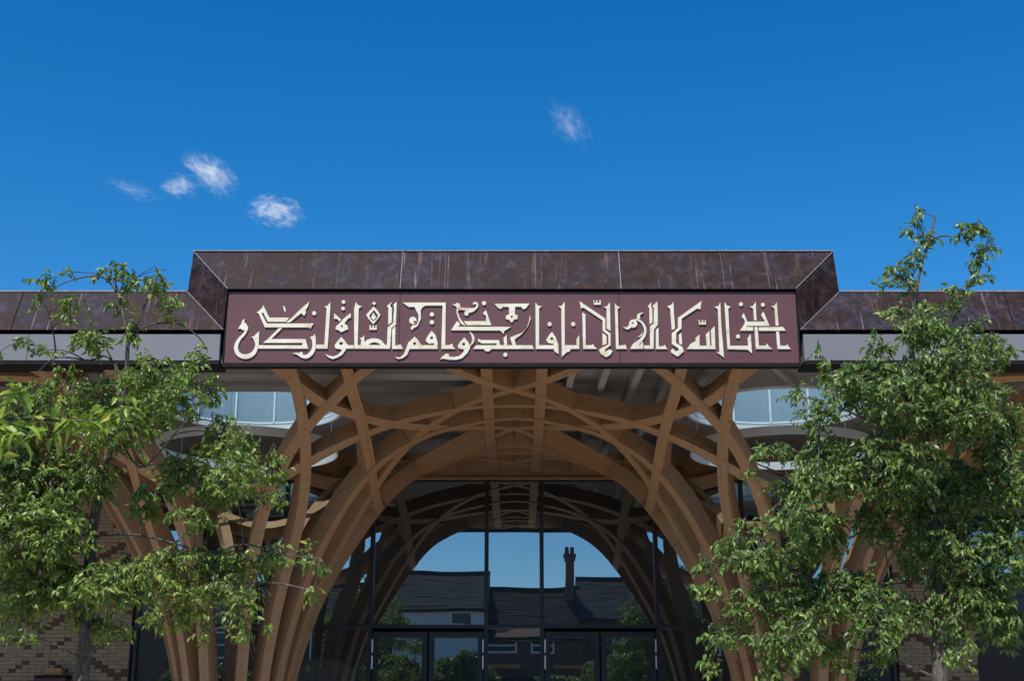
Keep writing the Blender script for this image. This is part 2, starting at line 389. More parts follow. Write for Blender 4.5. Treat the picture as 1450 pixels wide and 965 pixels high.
def letter(Z, *pieces, name='letter'):
    """pieces: outline or (outline, hole, hole...); joined as one raised letter"""
    global nlet
    o0 = None; vs, fs = [], []
    for k, pc in enumerate(pieces):
        loops = pc if isinstance(pc, tuple) else (pc,)
        cu = bpy.data.curves.new('outline', 'CURVE'); cu.dimensions = '2D'; cu.fill_mode = 'BOTH'
        cu.extrude = .008+.0011*k; cu.bevel_depth = .002; cu.bevel_resolution = 0; cu.offset = -.0042
        for lp in loops:
            P = board(Z(lp)); sp = cu.splines.new('POLY'); sp.points.add(len(P)-1)
            for q, (x, z) in zip(sp.points, P): q.co = (x, z, 0, 1)
            sp.use_cyclic_u = True
        t = bpy.data.objects.new('t', cu); COL.objects.link(t)
        me = bpy.data.meshes.new_from_object(t)
        n = len(vs); vs += [(v.co.x, YF-.061-.0085-v.co.z, v.co.y) for v in me.vertices]; fs += [tuple(i+n for i in p.vertices) for p in me.polygons]
        bpy.data.objects.remove(t); bpy.data.curves.remove(cu); bpy.data.meshes.remove(me)
    m = MB(); m.v = vs; m.f = fs; nlet += 1
    return m.build(name, M['gold'], sign)
# from left to right along the board
letter(Z1, stroke([(212, 360, 12), (200, 395, 26), (175, 440, 28), (128, 490, 34), (98, 560, 42), (112, 622, 46), (160, 655, 46), (215, 655, 48), (268, 625, 44), (296, 570, 36), (304, 500, 36)]),
    [(195, 278), (180, 292), (160, 300), (148, 335), (112, 392), (140, 385), (160, 400), (190, 402), (215, 400), (218, 370), (195, 330), (178, 318)],
    [(327, 405), (300, 430), (270, 460), (238, 463), (262, 480), (280, 520), (290, 560), (320, 560), (324, 500)])
letter(Z1, [(515, 378), (555, 378), (445, 485), (778, 485), (806, 582), (310, 582), (318, 545), (745, 545), (742, 525), (355, 525), (400, 492)])
letter(Z1, [(365, 150), (425, 275), (622, 275), (585, 318), (408, 318), (362, 228), (350, 236), (400, 332), (862, 332), (822, 392), (815, 374), (378, 374), (318, 240), (295, 226), (325, 208), (350, 180)],
    [(585, 325), (625, 325), (735, 235), (765, 264), (785, 225), (780, 205), (805, 165), (822, 110), (760, 165), (700, 220), (640, 278)])
letter(Z1, circ(862, 233, 22), name='dot')
letter(Z1, [(870, 430), (850, 455), (818, 467), (838, 500), (845, 560), (880, 570), (880, 480)],
    stroke([(862, 530, 36), (856, 585, 40), (830, 630, 42), (790, 658, 40), (745, 655, 34), (700, 632, 24), (648, 628, 5)]), circ(735, 628, 17))
letter(Z1, [(1022, 118), (990, 160), (955, 165), (982, 190), (960, 540), (880, 540), (878, 582), (995, 582), (1022, 190)])
letter(Z1, circ(1148, 123, 20), name='dot'); letter(Z1, circ(1145, 187, 20), name='dot')
letter(Z1, ([(1222, 230), (1224, 275), (1192, 290), (1160, 335), (1190, 355), (1197, 392), (1165, 402), (1128, 423), (1100, 402), (1068, 392), (1075, 360), (1110, 330), (1150, 285), (1185, 255)], [(1128, 350), (1147, 366), (1125, 370)]),
    [(1055, 228), (1100, 270), (1128, 296), (1110, 318), (1085, 290), (1055, 290)])
letter(Z1, ([(1128, 462), (1170, 510), (1195, 545), (1250, 545), (1250, 582), (1180, 582), (1140, 640), (1090, 670), (1040, 685), (995, 665), (955, 625), (1000, 645), (1050, 655), (1090, 640), (1130, 600), (1125, 588), (1070, 580), (1058, 550), (1085, 510)], circ(1125, 530, 14)))
letter(Z1, ([(1270, 118), (1292, 152), (1332, 166), (1300, 188), (1290, 545), (1315, 545), (1320, 495), (1302, 478), (1335, 468), (1352, 438), (1355, 512), (1385, 490), (1430, 477), (1480, 480), (1525, 500), (1555, 540), (1571, 545), (1579, 372), (1631, 328), (1643, 180), (1633, 150), (1671, 118), (1665, 345), (1620, 378), (1606, 583), (1253, 583), (1250, 190)], [(1395, 543), (1420, 525), (1450, 518), (1485, 526), (1508, 543)]))
letter(Z2, [(248, 115), (190, 162), (205, 185), (203, 352), (243, 322), (243, 185), (226, 160)])
letter(Z2, [(278, 354), (241, 390), (240, 585), (352, 585), (330, 538), (275, 548)])
letter(Z2, ([(65, 165), (105, 210), (130, 250), (105, 290), (60, 345), (15, 295), (-13, 250), (25, 205)], [(65, 205), (105, 255), (88, 290), (60, 312), (35, 290), (22, 255)]), [(60, 222), (88, 275), (60, 306), (35, 275)], [(68, 115), (90, 138), (68, 158), (42, 138)], name='flame_ornament')
letter(Z2, [(20, 350), (38, 350), (38, 375), (50, 375), (50, 350), (68, 350), (68, 375), (78, 375), (78, 350), (95, 350), (95, 398), (20, 398)], name='doubling_mark')
letter(Z2, ([(465, 460), (500, 495), (530, 545), (650, 545), (650, 528), (600, 535), (570, 505), (575, 480), (600, 440), (630, 400), (670, 450), (690, 520), (690, 585), (415, 585), (395, 640), (350, 675), (300, 685), (265, 660), (320, 665), (355, 635), (375, 590), (385, 560), (400, 520)], circ(463, 530, 13, 10), circ(630, 475, 13, 10)))
letter(Z2, circ(632, 245, 23), name='dot'); letter(Z2, circ(632, 322, 23), name='dot')
letter(Z2, [(340, 127), (770, 127), (765, 545), (800, 545), (835, 528), (838, 552), (865, 585), (722, 585), (735, 160), (570, 160), (540, 178), (525, 210), (526, 290), (495, 360), (450, 385), (440, 408), (420, 380), (440, 350), (480, 345), (497, 310), (500, 250), (475, 205), (460, 172), (410, 176), (380, 158)],
    (circ(446, 305, 38), circ(465, 318, 10, 8)))
letter(Z2, ([(950, 468), (990, 515), (1012, 565), (985, 620), (930, 675), (870, 692), (800, 690), (740, 680), (705, 692), (730, 660), (775, 625), (805, 638), (800, 655), (850, 660), (900, 650), (940, 612), (945, 590), (890, 580), (883, 550), (905, 515)], circ(943, 537, 13, 10)), stroke([(1000, 415, 8), (1030, 455, 26), (1036, 505, 26), (1008, 552, 12)]))
letter(Z2, stroke([(832, 152, 6), (858, 152, 18), (884, 180, 20), (880, 220, 18), (898, 280, 20), (925, 325, 26), (960, 356, 8)]),
    stroke([(890, 205, 10), (920, 190, 24), (960, 195, 34), (1000, 205, 50), (1035, 200, 36), (1070, 175, 24), (1075, 145, 24), (1050, 132, 22), (1035, 150, 14)]), circ(970, 235, 24), [(905, 140), (918, 180), (885, 190), (862, 140), (880, 128)], name='leaf_ornament')
letter(Z2, [(940, 310), (1160, 310), (1160, 260), (1128, 235), (1162, 198), (1215, 352), (972, 352)], [(815, 403), (880, 305), (912, 345), (890, 364), (1412, 366), (1340, 410), (1336, 442), (1300, 405)])
letter(Z2, circ(1142, 135, 22), name='dot')
letter(Z2, [(1030, 585), (1065, 545), (1262, 545), (1262, 530), (1120, 530), (1085, 512), (1078, 476), (1110, 494), (1290, 495), (1302, 545), (1338, 545), (1330, 475), (1366, 440), (1370, 545), (1418, 545), (1393, 470), (1445, 450), (1510, 425), (1560, 375), (1582, 300), (1589, 240), (1600, 290), (1570, 370), (1511, 440), (1443, 492), (1456, 545), (1616, 545), (1632, 585), (1215, 585), (1200, 605), (1175, 612), (1150, 603), (1140, 585)])
letter(Z2, circ(1350, 640, 22), name='dot')
letter(Z2, ([(1240, 140), (1591, 137), (1550, 190), (1520, 195), (1505, 172), (1447, 172), (1447, 245), (1475, 255), (1470, 295), (1440, 295), (1413, 330), (1385, 300), (1352, 290), (1355, 255), (1385, 245), (1385, 175), (1330, 172), (1305, 195), (1275, 180)], circ(1413, 268, 10, 8)))
letter(Z3, ([(262, 118), (285, 155), (332, 165), (302, 190), (302, 545), (440, 545), (440, 535), (385, 525), (365, 495), (390, 455), (425, 412), (465, 470), (490, 540), (492, 638), (450, 610), (440, 585), (265, 585)], circ(425, 483, 13, 10)))
letter(Z3, circ(403, 340, 23), name='dot')
letter(Z3, [(552, 115), (553, 545), (665, 545), (662, 490), (695, 440), (695, 585), (610, 585), (600, 610), (570, 618), (520, 667), (515, 190), (483, 165), (520, 160)])
letter(Z3, circ(633, 340, 23), name='dot')
letter(Z3, [(720, 220), (755, 245), (758, 545), (815, 545), (828, 527), (838, 555), (872, 585), (728, 585)])
letter(Z3, ([(692, 112), (950, 285), (950, 396), (1000, 430), (1002, 545), (948, 590), (945, 610), (985, 585), (1022, 602), (1000, 640), (955, 668), (900, 632), (883, 592), (925, 562), (975, 540), (975, 450), (920, 405), (918, 305), (735, 182), (708, 190)],))
letter(Z3, [(995, 120), (1000, 412), (960, 385), (957, 190), (925, 168), (962, 165)], [(918, 422), (962, 455), (962, 535), (918, 550)])
letter(Z3, [(828, 105), (842, 105), (842, 130), (856, 130), (856, 105), (872, 105), (872, 130), (888, 130), (888, 105), (905, 105), (905, 152), (835, 152)], name='doubling_mark')
letter(Z3, [(1038, 130), (1062, 162), (1098, 172), (1070, 195), (1080, 548), (1125, 545), (1145, 538), (1162, 585), (1050, 585)])
letter(Z3, stroke([(1225, 300, 10), (1265, 298, 20), (1310, 330, 24), (1338, 390, 28), (1328, 450, 30), (1290, 500, 34), (1240, 545, 50), (1205, 575, 26)]), (circ(1220, 335, 42), circ(1215, 330, 8, 8)),
    stroke([(1200, 350, 40), (1160, 382, 26), (1118, 364, 5)]), stroke([(1275, 290, 36), (1275, 250, 28), (1322, 228, 5)]), [(1185, 585), (1225, 535), (1285, 545), (1310, 502), (1320, 545), (1320, 585)], stroke([(1308, 415, 5), (1300, 450, 16), (1262, 468, 5)]))
letter(Z3, [(1404, 118), (1360, 165), (1376, 188), (1378, 350), (1410, 322), (1408, 190), (1396, 165)])
letter(Z4, [(75, 108), (22, 155), (38, 178), (36, 316), (2, 344), (2, 522), (-56, 522), (-56, 558), (38, 558), (42, 375), (80, 330)])
letter(Z4, [(84, 349), (56, 378), (56, 560), (168, 560), (140, 515), (128, 528), (88, 532)])
letter(Z4, [(222, 108), (205, 140), (160, 160), (190, 185), (205, 385), (238, 365), (226, 170)], [(298, 402), (305, 520), (275, 508), (270, 425)])
letter(Z4, [(487, 105), (475, 190), (445, 180), (300, 275), (300, 365), (250, 407), (248, 500), (305, 535), (322, 580), (262, 632), (200, 592), (197, 567), (215, 550), (240, 577), (272, 570), (265, 550), (205, 512), (205, 408), (262, 362), (262, 265)])
letter(Z4, [(343, 560), (380, 508), (430, 480), (425, 455), (468, 418), (468, 525), (532, 525), (522, 420), (560, 385), (566, 525), (577, 525), (570, 380), (608, 338), (616, 560)])
letter(Z4, [(455, 285), (470, 285), (472, 310), (485, 310), (485, 285), (500, 285), (502, 310), (513, 310), (513, 285), (525, 285), (528, 330), (460, 330)], name='doubling_mark')
letter(Z4, [(660, 110), (672, 350), (697, 645), (655, 610), (620, 590), (650, 583), (635, 190), (600, 160), (642, 155)])
letter(Z4, [(697, 112), (722, 150), (760, 160), (735, 185), (752, 525), (918, 525), (912, 455), (945, 412), (958, 605), (915, 565), (725, 560), (700, 185)])
letter(Z4, circ(825, 440, 21), name='dot'); letter(Z4, circ(852, 138, 21), name='dot'); letter(Z4, circ(1057, 143, 20), name='dot')
letter(Z4, [(878, 215), (912, 300), (1075, 300), (1038, 240), (1062, 203), (1122, 342), (905, 342), (905, 350), (968, 350), (968, 388), (840, 388), (885, 320), (886, 290), (856, 255)], [(1016, 352), (1245, 350), (1274, 388), (1016, 390)])
letter(Z4, [(992, 110), (1000, 292), (974, 292), (965, 185), (932, 160), (965, 152)], [(976, 350), (1008, 350), (1022, 525), (1080, 525), (1102, 500), (1108, 525), (1152, 560), (990, 560)])
def splash(pts, par):
    m = MB(); P = board([(320+x/6.905, 410+y/6.905) for x, y in pts]); m.prism([(x, YF-.0625, z) for x, z in P], (0, .0012, 0)); return m.build('bird_dropping', M['white'], par)
splash([(558, 150), (570, 165), (580, 190), (578, 222), (568, 205), (562, 180)], sign)
letter(Z4, [(1188, 110), (1205, 340), (1175, 340), (1165, 180), (1130, 157), (1165, 150)], [(1178, 394), (1210, 394), (1220, 525), (1270, 525), (1292, 510), (1296, 530), (1322, 560), (1192, 560)])

# ------------------------------------------------------------------ timber lattice
HR = [0, .50, .60, .72, .9, 1.05, 1.22, 1.45, 1.74, 2.04, 2.46, 2.85, 3.3, 4.05, 5.4, 9]
HZ = [-.6, -.2, .4, 1.5, 2.5, 3.05, 3.53, 4.0, 4.48, 4.92, 5.40, 5.68, 5.90, 6.10, 6.15, 6.15]
def _spline(x):
    import bisect
    i = min(max(bisect.bisect_right(HR, x)-1, 0), len(HR)-2)
    def m(k):
        if k <= 0: return (HZ[1]-HZ[0])/(HR[1]-HR[0])
        if k >= len(HR)-1: return 0
        a = (HZ[k]-HZ[k-1])/(HR[k]-HR[k-1]); c = (HZ[k+1]-HZ[k])/(HR[k+1]-HR[k])
        return 0 if a*c <= 0 else 2*a*c/(a+c)
    h = HR[i+1]-HR[i]; t = min(max((x-HR[i])/h, 0), 1)
    return (2*t**3-3*t*t+1)*HZ[i]+(t**3-2*t*t+t)*h*m(i)+(-2*t**3+3*t*t)*HZ[i+1]+(t**3-t*t)*h*m(i+1)
AX = [-3*XT, -XT, XT, 3*XT]
def front(y):
    return max(0, min(1, (17.8-y)/.7))**1.4
def surf(x, y):
    return min(_spline(math.hypot(x-a, y-YT)) for a in AX)*(1-front(y))+6.26*front(y)
def surf_r(x, y):
    return min(math.hypot(x-a, y-YT) for a in AX)
def nrm(x, y):
    e = .06; dx = (surf(x+e, y)-surf(x-e, y))/(2*e); dy = (surf(x, y+e)-surf(x, y-e))/(2*e)
    return Vector((-dx, -dy, 1)).normalized()
def sweep(pts, parent, off, W=.15, D=.25, name='beam'):
    """pts: plan polyline; the section hangs on the funnel surface and follows its slope"""
    P = [Vector((x, y, surf(x, y))) for x, y in pts]
    # resample by length
    Q = [P[0]]; acc = 0
    for p in P[1:]:
        if (p-Q[-1]).length > .16: Q.append(p)
    if (P[-1]-Q[-1]).length > .05: Q.append(P[-1])
    b = MB(); uvs = []; L = 0
    for i, p in enumerate(Q):
        t = (Q[min(i+1, len(Q)-1)]-Q[max(i-1, 0)]).normalized(); n = nrm(p.x, p.y)
        n = (n-t*n.dot(t)).normalized(); s = t.cross(n).normalized()
        dd = D
        if i: L += (p-Q[i-1]).length
        p0 = p+n*off
        b.v += [tuple(p0-s*W/2), tuple(p0+s*W/2), tuple(p0+s*W/2+n*dd), tuple(p0-s*W/2+n*dd)]
        uvs.append(L)
    cum = [0, W, W+D, 2*W+D, 2*W+2*D]; fuv = []
    for i in range(len(Q)-1):
        for j in range(4):
            k = (j+1) % 4
            b.f.append((i*4+j, i*4+k, i*4+4+k, i*4+4+j)); fuv.append([(cum[j], uvs[i]), (cum[j+1], uvs[i]), (cum[j+1], uvs[i+1]), (cum[j], uvs[i+1])])
    e = (len(Q)-1)*4
    b.f += [(3, 2, 1, 0), (e, e+1, e+2, e+3)]; fuv += [[(0, 0), (W, 0), (W, D*.1), (0, D*.1)]]*2
    me = bpy.data.meshes.new(name); me.from_pydata(b.v, [], b.f); ul = me.uv_layers.new(name='UVMap')
    for pl, u in zip(me.polygons, fuv):
        for li, q in zip(pl.loop_indices, u): ul.data[li].uv = q
    me.update(); bm = bmesh.new(); bm.from_mesh(me); bmesh.ops.recalc_face_normals(bm, faces=bm.faces); bm.to_mesh(me); bm.free()
    return link(name, me, M['wood'], parent)
Y0, Y1, XW = YF+.07, 24.08, 8.4
def inside(x, y): return Y0 <= y <= Y1 and abs(x) <= XW+.05
def leg_path(cx, phi, side, ainf, k=.58, drop=0, stop=False):
    pts = []; r = .60
    while r < 9:
        u = max(0, min(1, (r-2.9)/1.2)); A_ = ainf-drop*u*u*(3-2*u)
        a = k*r/(1+(k*r/A_)**8)**.125
        th = phi+side*math.asin(min(a/r, .99)); x, y = cx+r*math.cos(th), YT+r*math.sin(th)
        if not inside(x, y): break
        if stop and abs(x) < .012: break
        if stop and x*cx < 0: pts.append((0, y)); break
        if abs(x) < XT and (x > 0) != (cx > 0) and surf_r(x, y) < 2.3: break
        pts.append((x, y)); r += .035 if r < 2 else .08
        if math.hypot(x-cx, y-YT) > 5.7 and abs(x) > XT: break
    return pts
LABS = {-1: 'timber tree column on the left rising into the ceiling lattice', 1: 'timber tree column on the right rising into the ceiling lattice'}
trees = {}
for s in (-1, 1):
    cx = s*XT
    t = empty('tree_column', (cx, YT, 0), label=LABS[s], cat='column', group='timber tree columns of the portico'); trees[s] = t
    for k in range(8):
        phi = R_(45*k)
        for sd_ in (-1, 1):
            if k % 2: pts = leg_path(cx, phi, sd_, .98 if (math.sin(phi)*math.cos(phi)*sd_ < 0) else .84, .47, -.09 if (math.sin(phi)*math.cos(phi)*sd_ < 0) else 0)
            elif k % 4: pts = leg_path(cx, phi, sd_, 1.24, .63, .12)
            else: pts = leg_path(cx, phi, sd_, 1.25, .56, .27, stop=(math.cos(phi)*s < 0))
            o = sweep(pts, t, .0035*(k % 4)+.0018*(sd_ > 0), name='leg')
    b = MB(); n = 32
    b.prism([(cx+.95*math.cos(2*math.pi*i/n), YT+.95*math.sin(2*math.pi*i/n), 0) for i in range(n)], (0, 0, .35)); b.build('base', M['mortar'], t)
lat = empty('ceiling_lattice', (0, YT, 6.1), label='open lattice of curved timber beams spanning between the two tree columns', cat='lattice')
def line(x0, y0, x1, y1, off):
    n = 140; pts = [(x0+(x1-x0)*i/n, y0+(y1-y0)*i/n) for i in range(n+1)]
    pts = [p for p in pts if inside(*p)]
    if len(pts) > 5: sweep(pts, lat, off)
def curve_line(fn, off, n=170):
    pts = [p for p in (fn(-1+2*i/n) for i in range(n+1)) if inside(*p)]
    if len(pts) > 5: sweep(pts, lat, off)
for s in (-1, 1):
    curve_line(lambda t: (s*(2.0+.19*t*t), YT+3.6*t), .0145)
    line(s*6.0, Y0, s*6.0, Y1, .0145); line(s*.36, Y0, s*.36, Y1, .016)
for q in (-1, 1):
    curve_line(lambda t: (8.4*t, YT+q*(1.67+.29*(1-math.exp(-(8.4*t/1.2)**2)))), .018)
for y in (-3.1, 3.4): line(-XW, YT+y, -XT-1.6, YT+y, .018); line(XT+1.6, YT+y, XW, YT+y, .018)
for s in (-1, 1):
    curve_line(lambda t: (s*3.8*t, YT+3.8*t-.22-.16*t*t), .0195 if s > 0 else .021)
line(-8.1-3.6, YT+3.3, -8.1+4.5, YT-4.8, .021); line(8.1+3.6, YT+3.3, 8.1-4.5, YT-4.8, .0195)

# ------------------------------------------------------------------ skylights and hoops
def ring(b, cx, cy, r0, r1, z0, z1, n=64):
    V = []
    for i in range(n):
        w = 2*math.pi*i/n; c, s = math.cos(w), math.sin(w)
        V += [(cx+r0*c, cy+r0*s, z0), (cx+r1*c, cy+r1*s, z0), (cx+r1*c, cy+r1*s, z1), (cx+r0*c, cy+r0*s, z1)]
    F = []
    for i in range(n):
        a, c = i*4, ((i+1) % n)*4
        for j in range(4):
            k = (j+1) % 4; F.append((a+j, a+k, c+k, c+j))
    b.add(V, F)
for s in (-1, 1):
    cx = s*XT; side = 'left' if s < 0 else 'right'
    t = empty('skylight', (cx, YT, CZ), label='round roof skylight with white rim above the %s timber column' % side, cat='skylight', group='round skylights over the columns')
    b = MB(); ring(b, cx, YT, 1.365, 1.415, CZ-.03, CZ+.045); b.build('rim', M['white'], t)
    b = MB(); ring(b, cx, YT, 1.385, 1.40, CZ+.068, CZ+.10); b.build('rim', M['white'], t)
    b = MB(); ring(b, cx, YT, 1.405, 1.415, CZ+.041, CZ+.95, 48); b.build('glazing', M['glazing'], t)
    b = MB(); ring(b, cx, YT, .02, 1.40, CZ+.953, CZ+.965, 48); b.build('glazing', M['topglass'], t)
    b = MB(); ring(b, cx, YT, 1.36, 1.46, CZ+.97, CZ+1.03); b.build('top_frame', M['white'], t)
    for k in range(14):
        w = 2*math.pi*(k+.28)/14; c, q = math.cos(w), math.sin(w)
        b = MB(); b.tube([(cx+1.385*c, YT+1.385*q, CZ+.09), (cx+1.385*c, YT+1.385*q, CZ+.96)], .02, 4); b.build('mullion', M['white'], t)
    h = empty('hoop', (cx, YT, 5.8), label='pale flat hoop hung inside the top of the %s timber column' % side, cat='hoop', group='pale hoops inside the columns')
    b = MB(); ring(b, cx, YT, 1.35, 1.37, 5.80, 5.93); b.build('band', M['hoop'], h)
    for k in range(3):
        w = 2*math.pi*(k+.25)/3; b = MB(); p = (cx+1.35*math.cos(w), YT+1.35*math.sin(w)); b.tube([(*p, 5.93), (*p, CZ-.03)], .003, 5); b.build('hanger', M['steel'], h)

# ------------------------------------------------------------------ entrance glazing
scr = empty('glazed_screen', (0, YG, 0), label='tall dark entrance glazing mirroring sky, roofs and timber arches', cat='glazing')
ZT = 3.49
mx = [-6.48, -5.46, -4.0, -2.47, -.48, .48, 2.47, 4.0, 5.46, 6.48]
for a, c in zip(mx, mx[1:]):
    for z0, z1 in ((0.05, ZT), (ZT, 6.04)):
        if z0 < 1 and abs(a+c)/2 > .5 and abs(a+c)/2 < 2.4: continue
        tl = random.uniform(-.0006, .0006); t2 = random.uniform(-.0008, .0008)
        b = MB(); y0 = YG+tl*2; b.prism([(a+.012, YG+t2, z0+.012), (c-.012, YG-t2, z0+.012), (c-.012, YG-t2+tl, z1-.012), (a+.012, YG+t2+tl, z1-.012)], (0, .02, 0)); b.build('pane', M['glass'], scr)
for x in mx:
    w = .035 if abs(x) < 3 else .03
    for z0, z1 in ((0, ZT-.031), (ZT+.031, 6.03)):
        b = MB(); b.box(x-w, x+w, YG-.09, YG-.006, z0, z1); b.build('mullion', M['frame'], scr)
b = MB(); b.box(-6.52, 6.52, YG-.095, YG-.006, ZT-.03, ZT+.03); b.build('transom', M['frame'], scr)
b = MB(); b.box(-6.52, 6.52, YG-.08, YG-.006, 6.0, 6.028); b.build('head_rail', M['frame'], scr)
for s in (-1, 1):
    for x0, x1, hs in ((.53, 1.455, -1), (1.485, 2.42, 1)):
        xa, xb = sorted((s*x0, s*x1))
        d = MB()
        for q in ((xa, xa+.09, .02, 3.40), (xb-.09, xb, .02, 3.40)): d.box(q[0], q[1], YG-.07, YG-.012, q[2], q[3])
        d.box(xa+.09, xb-.09, YG-.068, YG-.014, 3.30, 3.40); d.box(xa+.09, xb-.09, YG-.068, YG-.014, .02, .25)
        o = d.build('door', M['frame'], scr)
        p = MB(); p.box(xa+.092, xb-.092, YG-.04, YG-.025, .25, 3.30); p.build('pane', M['glass'], o)
        hx = (s*x0 if hs < 0 else s*x1)
        for za in (3.05, 2.78):
            p = MB(); p.tube([(hx, YG-.1, za), (hx, YG-.1, za+.22)], .012, 8); p.build('hinge', M['steel'], o)
        kx = s*1.47+(-.12 if hx < s*1.47 else .12)
        p = MB(); p.tube([(kx, YG-.13, .7), (kx, YG-.13, 1.7)], .015, 8); p.build('handle', M['steel'], o)
# ------------------------------------------------------------------ brick walls
PAT = {}
def dark(col, row):
    """stepped nested diamonds, half-brick steps"""
    u = col % 24; u = min(u, 24-u); v = row % 24; v = min(v, 24-v)
    m = u+v
    return m in (5, 6, 12, 18, 19) and not (m == 12 and v % 4 == 3)
def brick_wall(name, x0, x1, zmin, zmax, label, order):
    w = empty(name, ((x0+x1)/2, 24.3, 0), label=label, cat='brick wall')
    b = MB(); b.box(x0+.008, x1-.008, 24.118, 24.62, 0, CZ-.003); b.build('mortar', M['mortar'], w)
    hb = .1125; rows = int((zmax-zmin)/.065); n = int(round((x1-x0)/hb))
    cells = []
    for r in range(rows):
        z = zmin+r*.065; c = 0; gx = int(round(x0/hb))
        st = r % 2
        while c < n:
            L = 1 if (c == 0 and st) else 2
            dk0 = dark(gx+c, r); dk1 = dark(gx+c+1, r)
            if L == 2 and dk0 != dk1: L = 1
            L = min(L, n-c)
            cells.append((x0+c*hb, z, L, dk0)); c += L
    cells.sort(key=order)
    cache = {}
    rest = {True: MB(), False: MB()}
    for i, (x, z, L, dk) in enumerate(cells):
        wd, hh = L*hb-.008, .057; pr = random.uniform(0, .004)
        if i < 300:
            key = (L, dk)
            if key not in cache:
                q = MB(); e = .003
                q.box(0, wd, 0, .06, 0, hh); me = q.mesh('brick'); me.materials.append(M['darkbrick' if dk else 'brick']); cache[key] = me
            o = bpy.data.objects.new('brick', cache[key]); COL.objects.link(o); o.parent = w
            o.matrix_parent_inverse = w.matrix_world.inverted(); o.location = (x, 24.105-pr, z)
        else: rest[dk].box(x, x+wd, 24.105-pr, 24.16, z, z+hh)
    for dk in (True, False):
        if rest[dk].v: rest[dk].build('brick_field', M['darkbrick' if dk else 'brick'], w, kind='stuff')
brick_wall('brick_wall', -9.6, -6.55, 2.2, CZ, 'buff brick wall with dark diamond pattern left of the glazing', lambda c: c[1]*2+abs(c[0]+7.4)*.35)
brick_wall('brick_wall', 6.55, 7.85, 2.2, CZ, 'narrow buff brick pier with dark diamonds right of the glazing', lambda c: c[1])
sg = empty('side_glazing', (9.5, YG, 0), label='dark side window to the right of the brick pier', cat='window')
for a, c in ((7.9, 9.2), (9.2, 10.5), (10.5, 12.5)):
    b = MB(); b.box(a+.03, c-.03, YG, YG+.02, .05, 3.45); b.build('pane', M['glass'], sg)
    b = MB(); b.box(a+.03, c-.03, YG, YG+.02, 3.53, 6.0); b.build('pane', M['glass'], sg)
    b = MB(); b.box(a-.03, a+.03, YG-.08, YG+.03, 0, 6.0); b.build('mullion', M['frame'], sg)
b = MB(); b.box(7.93, 12.5, YG-.082, YG+.03, 3.455, 3.525); b.build('transom', M['frame'], sg)
b = MB(); b.box(7.87, 12.5, YG-.05, YG+.2, 6.01, CZ-.005); b.build('head_panel', M['brownpanel'], sg)
# small wall box at the foot of the left brick wall
wb = empty('wall_box', (-7.75, 23.95, 2.3), label='small dark red box with ochre top fixed low on the left brick wall', cat='box')
b = MB(); b.box(-8.0, -7.52, 23.8, 24.1, 2.2, 2.62); b.build('body', M['maroon'], wb)
b = MB(); b.box(-8.03, -7.5, 23.77, 24.1, 2.622, 2.66); b.build('lid', M['black'], wb)
b = MB(); b.prism([(-7.93, 23.9, 2.662), (-7.6, 23.9, 2.662), (-7.64, 23.9, 2.78), (-7.89, 23.9, 2.78)], (0, .18, 0)); b.build('top', M['ochre'], wb)
# ------------------------------------------------------------------ trees
def leaf_geo(L=1., wd=.46, fold=.22, curl=.38):
    """leaf along +x, upper side +z"""
    xs = [0, .28, .62, 1.0]; ws = [.0, 1., .78, 0]; V = []; 
    V = [(0, 0, 0), (.28*L, 0, 0), (.28*L, wd/2*L, fold*L*.5), (.28*L, -wd/2*L, fold*L*.5),
         (.64*L, 0, -curl*.35*L), (.64*L, wd*.39*L, (-curl*.35+fold*.4)*L), (.64*L, -wd*.39*L, (-curl*.35+fold*.4)*L), (L, 0, -curl*L)]
    F = [(0, 1, 2), (0, 3, 1), (1, 4, 5, 2), (1, 3, 6, 4), (4, 7, 5), (4, 6, 7)]
    return [Vector(v) for v in V], F
LV, LF = leaf_geo()
LEAFMESH = {}
def leaf_mesh(matname):
    if matname not in LEAFMESH:
        me = bpy.data.meshes.new('leaf'); me.from_pydata([tuple(v) for v in LV], [], LF); me.materials.append(M[matname]); me.update()
        LEAFMESH[matname] = me
    return LEAFMESH[matname]
class Leaves:
    def __init__(s): s.list = []
    def add(s, p, dirv, size, roll):
        d = dirv.normalized(); up = Vector((0, 0, 1)); y = up.cross(d)
        y = y.normalized() if y.length > 1e-3 else Vector((0, 1, 0)); z = d.cross(y)
        q = Matrix.Rotation(roll, 3, d); y = q @ y; z = q @ z
        m = Matrix(((d.x*size, y.x*size, z.x*size, p.x), (d.y*size, y.y*size, z.y*size, p.y), (d.z*size, y.z*size, z.z*size, p.z), (0, 0, 0, 1)))
        s.list.append(m)
    def build(s, parent, mat, nsingle=300, key=None):
        ls = s.list
        if key: ls.sort(key=key)
        me0 = leaf_mesh(mat)
        for m in ls[:nsingle]:
            o = bpy.data.objects.new('leaf', me0); COL.objects.link(o); o.parent = parent
            o.matrix_parent_inverse = parent.matrix_world.inverted(); o.matrix_basis = m
        vs, fs, tint = [], [], []
        for m in ls[nsingle:]:
            n = len(vs); vs += [tuple(m @ v) for v in LV]; fs += [tuple(i+n for i in f) for f in LF]; tint += [random.random()]*len(LF)
        if not vs: return
        me = bpy.data.meshes.new('foliage'); me.from_pydata(vs, [], fs); a = me.attributes.new('tint', 'FLOAT', 'FACE'); a.data.foreach_set('value', tint)
        link('foliage', me, M[mat], parent, kind='stuff')
def interp(pts, t):
    t = max(0, min(1, t))*(len(pts)-1); i = min(int(t), len(pts)-2); return pts[i].lerp(pts[i+1], t-i)
def rv(s=1.): return Vector((random.gauss(0, s), random.gauss(0, s), random.gauss(0, s)))
